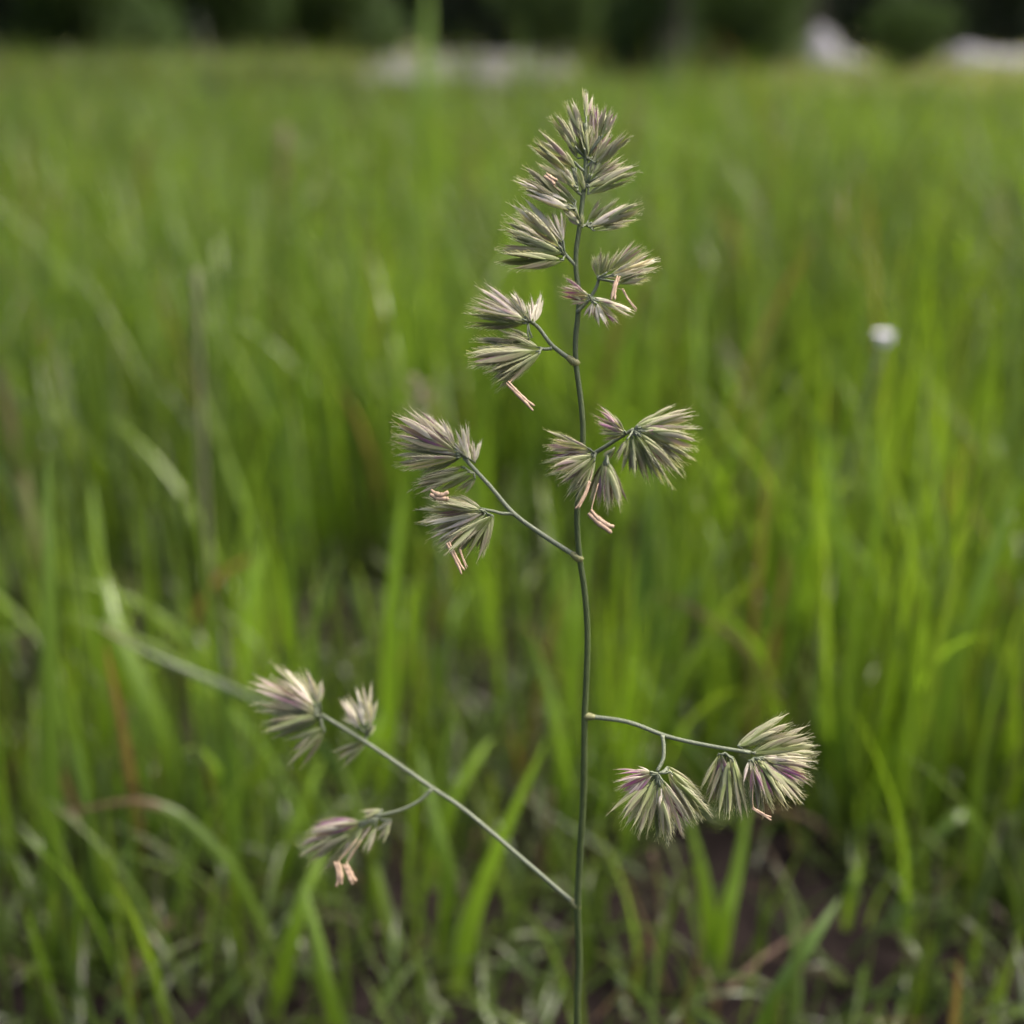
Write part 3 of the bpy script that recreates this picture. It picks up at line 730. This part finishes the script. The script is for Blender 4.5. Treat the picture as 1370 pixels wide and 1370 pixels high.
cluster(ZK, (730, 270), .232, [(720, 250, 460, 60, 'p'), (715, 260, 490, 130, 'p'), (715, 270, 510, 250, 'g'), (700, 280, 530, 295, 'g'), (720, 250, 620, 130, 'o')], extra=.3)
cluster(ZK, (790, 240), .2318, [(810, 210, 1260, 110, 'g'), (820, 215, 1310, 160, 'o'), (830, 220, 1320, 270, 'o'), (850, 230, 1310, 360, 'o'), (850, 240, 1300, 450, 'o'), (840, 250, 1260, 540, 'g'), (840, 260, 1230, 600, 'o'), (830, 270, 1165, 690, 'g'),
    (820, 270, 1050, 690, 'g'), (800, 280, 960, 690, 'g'), (780, 290, 850, 630, 'g'), (770, 300, 740, 600, 'g'), (740, 310, 660, 530, 'g'), (800, 280, 910, 470, 'g'), (850, 280, 1080, 520, 'p'), (880, 250, 1220, 300, 'p'), (810, 270, 940, 560, 'g')], extra=.4, label='wide fan shaped cluster right of the stem')
ZP = (320, 875, 4.28)
cluster(ZP, (465, 350), .277, [(450, 330, 40, 140, 'p'), (450, 330, 60, 200, 'o'), (440, 310, 130, 130, 'p'), (430, 290, 210, 70, 'w'), (450, 340, 70, 300, 'g'), (450, 350, 90, 370, 'g'), (460, 370, 170, 470, 'g'), (480, 420, 260, 540, 'g'),
    (490, 440, 300, 660, 'g'), (470, 410, 330, 560, 'o'), (450, 290, 360, 70, 'w'), (460, 280, 440, 130, 'w'), (440, 340, 140, 260, 'o'), (440, 320, 170, 180, 'p'), (450, 350, 120, 420, 'g')], extra=.45, label='purple tipped cluster at the end of the lowest left branch')
cluster(ZP, (735, 465), .276, [(720, 410, 640, 170, 'w'), (740, 400, 730, 160, 'w'), (680, 420, 590, 250, 'w'), (760, 420, 765, 230, 'w'), (690, 420, 600, 330, 'w'), (720, 500, 520, 580, 'o'), (720, 520, 550, 640, 'g'), (720, 420, 680, 260, 'w'), (745, 470, 770, 390, 'g')], extra=.3)
cluster(ZP, (790, 935), .270, [(700, 960, 380, 1040, 'p'), (700, 960, 340, 1130, 'o'), (700, 970, 360, 1180, 'g'), (700, 980, 420, 1225, 'g'), (700, 970, 470, 1060, 'p'), (720, 980, 580, 1110, 'p'), (760, 980, 690, 1080, 'p'), (870, 950, 790, 1040, 'w'),
    (860, 960, 800, 1090, 'o'), (780, 990, 720, 1140, 'o'), (710, 990, 590, 1190, 'g'), (820, 890, 690, 920, 'o')], anthers=[(555, 1190, 570, 1330, 5.0), (605, 1200, 660, 1315, 5.0)], extra=.4)
ZS = (805, 945, 4.567)
cluster(ZS, (345, 410), .2395, [(310, 400, 60, 425, 'p'), (310, 405, 70, 490, 'p'), (310, 415, 100, 550, 'p'), (310, 430, 55, 700, 'g'), (320, 440, 120, 740, 'g'), (330, 450, 165, 800, 'g'), (340, 460, 230, 800, 'g'), (345, 470, 310, 820, 'g'),
    (350, 470, 370, 850, 'g'), (355, 470, 410, 820, 'o'), (360, 460, 470, 820, 'p'), (370, 450, 520, 780, 'o'), (400, 370, 640, 640, 'g'), (400, 380, 600, 720, 'g'), (400, 390, 560, 730, 'o'), (420, 400, 655, 690, 'g'),
    (350, 460, 270, 600, 'w'), (370, 470, 340, 610, 'w'), (300, 400, 200, 380, 'w')], extra=.4, label='round drooping cluster hanging below the lower right branch')
cluster(ZS, (755, 285), .240, [(715, 290, 620, 520, 'g'), (730, 290, 730, 580, 'p'), (760, 300, 670, 640, 'o'), (790, 310, 850, 580, 'w'), (780, 300, 780, 700, 'g'), (800, 320, 880, 690, 'g'), (780, 310, 740, 690, 'g'), (735, 300, 650, 500, 'g'), (800, 310, 830, 660, 'o')], extra=.5)
cluster(ZS, (930, 315), .2385, [(920, 330, 960, 560, 'p'), (930, 330, 1040, 590, 'p'), (940, 340, 1020, 670, 'g'), (950, 330, 1100, 660, 'g'), (960, 320, 1240, 580, 'o'), (970, 310, 1280, 520, 'p'), (970, 310, 1335, 430, 'p'), (980, 310, 1320, 380, 'w'),
    (980, 320, 1220, 540, 'p'), (900, 330, 905, 500, 'w'), (960, 330, 1160, 620, 'g'), (930, 340, 940, 650, 'o'), (950, 320, 1150, 500, 'w')], anthers=[(920, 620, 1040, 690, 2.4)], extra=.4, label='pink and white striped cluster at the tip of the lower right branch')
cluster(ZS, (860, 265), .2415, [(830, 240, 1160, 70, 'g'), (835, 245, 1180, 130, 'g'), (840, 250, 1090, 110, 'g'), (920, 280, 1290, 150, 'g'), (920, 285, 1310, 200, 'g'), (930, 290, 1330, 260, 'o'), (940, 295, 1335, 310, 'g'), (930, 290, 1250, 330, 'g')], extra=.1, broad=.9)

def seed_head(px, py, y, fx, label):
    c = at_y(px, py, y); f = Vector((c.x + fx, y + .01, -.003))
    e = empty('seed_head', f); tag(e, label, 'seed head')
    top = c + Vector((0, 0, .012))
    link('stem', MB().tube(spline([f, f.lerp(c, .55) + Vector((.004, 0, 0)), c, top], 4), .0009, 6).mesh('stem'), e, M_BRANCH)
    for i in range(16):
        a = i * 2.4; L = prnd.uniform(.008, .011)
        d = Vector((math.cos(a), math.sin(a), .8)).normalized(); B = c + Vector((0, 0, -.010 + .0014 * i))
        q = d.to_track_quat('Z', 'Y').to_matrix().to_4x4()
        o = link('spikelet', prnd.choice(SPK['po'[i % 2]]), e)
        o.matrix_parent_inverse = Matrix.Translation(-f); o.matrix_basis = Matrix.Translation(B) @ q @ Matrix.Scale(L, 4)
seed_head(562, 548, .50, .01, 'blurred brownish grass seed head behind the purple middle left cluster')
# ------------------------------------------------------------------ trees, shrubs and buildings behind the meadow
def leaf_cloud(centres, radii, n, size, seed):
    r = np.random.default_rng(seed)
    k = r.integers(0, len(centres), n)
    d = r.normal(size=(n, 3)); d /= np.linalg.norm(d, axis=1)[:, None]
    p = np.array(centres)[k] + d * (np.array(radii)[k] * r.uniform(.35, 1.0, (n, 1)) ** .6)
    a = r.normal(size=(n, 3)); a /= np.linalg.norm(a, axis=1)[:, None]
    b = np.cross(a, r.normal(size=(n, 3))); b /= np.linalg.norm(b, axis=1)[:, None]
    s = size * r.uniform(.6, 1.4, (n, 1))
    V = np.stack([p - a * s, p - b * s * .42, p + a * s, p + b * s * .42], 1).reshape(-1, 3)
    F = np.arange(n * 4).reshape(-1, 4)
    T = np.repeat(np.concatenate([r.uniform(0, 1, (n, 2)), np.zeros((n, 1)), np.ones((n, 1))], 1), 4, 0)
    return V, F, T
def tree_meshes(h, crown_lo, crown_r, tr, nleaf, seed, leaf):
    r = random.Random(seed)
    tk = MB(); top = Vector((r.uniform(-.3, .3), r.uniform(-.3, .3), h * .85))
    base = [Vector((0, 0, -.1)), Vector((.02, 0, .15)), Vector((.03, .03, h * .2)), Vector((r.uniform(-.1, .1), 0, h * .5)), top]
    tk.tube(spline(base, 4), [tr * 1.5] + [tr * (1.08 - .9 * i / 16) for i in range(1, 17)], 10)
    C, R = [], []
    for i in range(9):
        z = crown_lo + (h - crown_lo) * (i + .3) / 9; a = i * 2.4 + r.random()
        q = math.sin(math.pi * min(1, (i + 1.2) / 9.5)) * crown_r * .7
        e = Vector((math.cos(a) * q, math.sin(a) * q, z))
        tk.tube([Vector((0, 0, z * .75)), Vector((e.x * .5, e.y * .5, z * .92)), e], [tr * .35, tr * .22, tr * .08], 6)
        C.append(tuple(e)); R.append([crown_r * .55, crown_r * .55, crown_r * .42])
        C.append((e.x * -.4, e.y * -.4, z)); R.append([crown_r * .5, crown_r * .5, crown_r * .4])
    V, F, T = leaf_cloud(C, R, nleaf, leaf, seed)
    return tk.mesh('trunk'), np_mesh('crown', V, F, False, {'tint': T})
def place_tree(name, px, y, meshes, mat, label, s=1.0, rot=0, cat='tree', group=None):
    x = (px - CX) / FPX * depth_of((0, y, 0))
    e = empty(name, (x, y, 0)); tag(e, label, cat, group)
    for nm, me, mt in (('trunk', meshes[0], M_BARK), ('crown', meshes[1], mat)):
        if not me.materials: me.materials.append(mt)
        o = bpy.data.objects.new(nm, me); COL.objects.link(o); o.parent = e
    e.rotation_euler.z = rot; e.scale = (s, s, s)
    return e
TA = tree_meshes(7.5, 1.9, 2.4, .13, 7000, 1, .11)
TB = tree_meshes(9.0, .7, 2.6, .17, 9000, 2, .13)
TC = tree_meshes(10.0, .4, 3.0, .2, 9000, 3, .15)
place_tree('broadleaf_tree', 888, 8.6, TA, M_LEAF_MID, 'young tree with slim dark trunk standing behind the top of the grass stem', 1.0, .4)
for i, (px, y, me, s, rot, mat, lab) in enumerate([
    (30, 16, TC, 1, .3, M_LEAF_DARK, 'dark dense tree at the far left of the wood edge'), (210, 19, TB, 1.1, 1.0, M_LEAF_DARK, 'dark tree second from left at the wood edge'),
    (370, 24, TC, 1.0, 2.1, M_LEAF_DARK, 'dark tree third from left at the wood edge'), (500, 27, TB, 1.2, 3.3, M_LEAF_DARK, 'dark tree left of the tall blade on the horizon'),
    (660, 30, TC, 1.1, 4.0, M_LEAF_DARK, 'dark tree standing over the pale path'), (975, 24, TB, .8, 5.0, M_LEAF_DARK, 'bushy tree right of the slim trunk'),
    (1205, 26, TC, .9, .9, M_LEAF_DARK, 'dark tree between the two pale gravel heaps'), (1345, 36, TB, 1.3, 1.7, M_LEAF_DARK, 'dark tree at the far right over the long low gravel heap')]):
    place_tree('broadleaf_tree', px, y, me, mat, lab, s, rot, group='trees along the wood edge')
def shrub_meshes(seed, n=3500):
    r = random.Random(seed); C, R = [], []; tk = MB()
    for i in range(8):
        a = i * 2.4; q = r.uniform(.1, .55); e = Vector((math.cos(a) * q, math.sin(a) * q, r.uniform(.25, 1.2)))
        C.append(tuple(e)); R.append([.38, .38, .34]); tk.tube([Vector((0, 0, -.02)), Vector((e.x * .4, e.y * .4, e.z * .5)), e], [.03, .02, .006], 5)
    V, F, T = leaf_cloud(C, R, n, .05, seed)
    return tk.mesh('stems'), np_mesh('foliage', V, F, False, {'tint': T})
SH = [shrub_meshes(41), shrub_meshes(42)]
for px, y, k, s, mat, lab in [(868, 8.9, 1, .62, M_LEAF_MID, 'dark bushy shrub at the foot of the slim tree'), (985, 10, 0, .72, M_LEAF_MID, 'wide dark shrub right of the slim tree'), (735, 15.5, 0, 1.0, M_LEAF_MID, 'mid green shrub behind the pale path'), (820, 17, 1, 1.2, M_LEAF_MID, 'mid green shrub left of the slim tree trunk'), (955, 13, 0, .95, M_LEAF_DARK, 'dark shrub just right of the slim tree trunk'),
                              (1010, 14, 1, .8, M_LEAF_MID, 'green shrub left of the peaked gravel heap'), (1208, 11.5, 0, .52, M_LEAF_MID, 'low dark bush between the two pale gravel heaps'), (120, 15, 1, 1.4, M_LEAF_DARK, 'dark shrub at the far left wood edge'),
                              (300, 18, 0, 1.5, M_LEAF_DARK, 'dark shrub in the left wood edge'), (450, 20, 1, 1.5, M_LEAF_DARK, 'dark shrub left of the pale path')]:
    x = (px - CX) / FPX * depth_of((0, y, 0))
    e = empty('shrub', (x, y, 0)); tag(e, lab, 'shrub', 'shrubs beyond the meadow'); e.scale = (s, s, s)
    for nm, me, mt in (('stems', SH[k][0], M_BARK), ('foliage', SH[k][1], mat)):
        if not me.materials: me.materials.append(mt)
        o = bpy.data.objects.new(nm, me); COL.objects.link(o); o.parent = e
# the wood behind, one dark mass
wr = np.random.default_rng(77)
C, R = [], []
for i in range(260):
    C.append((wr.uniform(-42, 46), wr.uniform(44, 58), wr.uniform(0, 11) )); R.append([2.2, 1.6, 1.9])
V, F, T = leaf_cloud(C, R, 60000, .32, 78)
V[:, 2] = np.maximum(V[:, 2], -.05)
tag(link('woods', np_mesh('woods', V, F, False, {'tint': T}), None, foliage('wood_leaf', (.010, .019, .013), (.03, .046, .026))), 'dark far wood closing off the meadow', 'wood', kind='stuff')

def heap(px, y, w, d, h, peak, seed, label):
    """mound of gravel; peak = where along its width it is highest (-1..1)"""
    x0 = (px - CX) / FPX * depth_of((0, y, 0))
    X, Y = np.meshgrid(np.linspace(-1, 1, 41), np.linspace(-1, 1, 25))
    r = np.clip(1 - np.hypot(X, Y), 0, 1)
    z = r ** .8 * .55 + np.clip(1 - np.hypot((X - peak) / .45, Y / .8), 0, 1) * .55 + fbm(X, Y, seed, 4, 6) * .05 * (r > 0)
    V = np.stack([x0 + X * w / 2, y + Y * d / 2, z * h - .03], -1).reshape(-1, 3)
    i = np.arange(25 * 41).reshape(25, 41)
    F = np.stack([i[:-1, :-1], i[:-1, 1:], i[1:, 1:], i[1:, :-1]], -1).reshape(-1, 4)
    tag(link('gravel_heap', np_mesh('gravel_heap', V, F), None, M_HEAP), label, 'gravel heap', 'gravel heaps beyond the meadow')
heap(1108, 15.2, 1.25, .9, .50, -.25, 5, 'pale peaked gravel heap beyond the meadow, left of the low dark bush')
heap(1345, 15.6, 1.75, 1.0, .36, -.6, 6, 'long low pale gravel heap at the far right beyond the meadow')
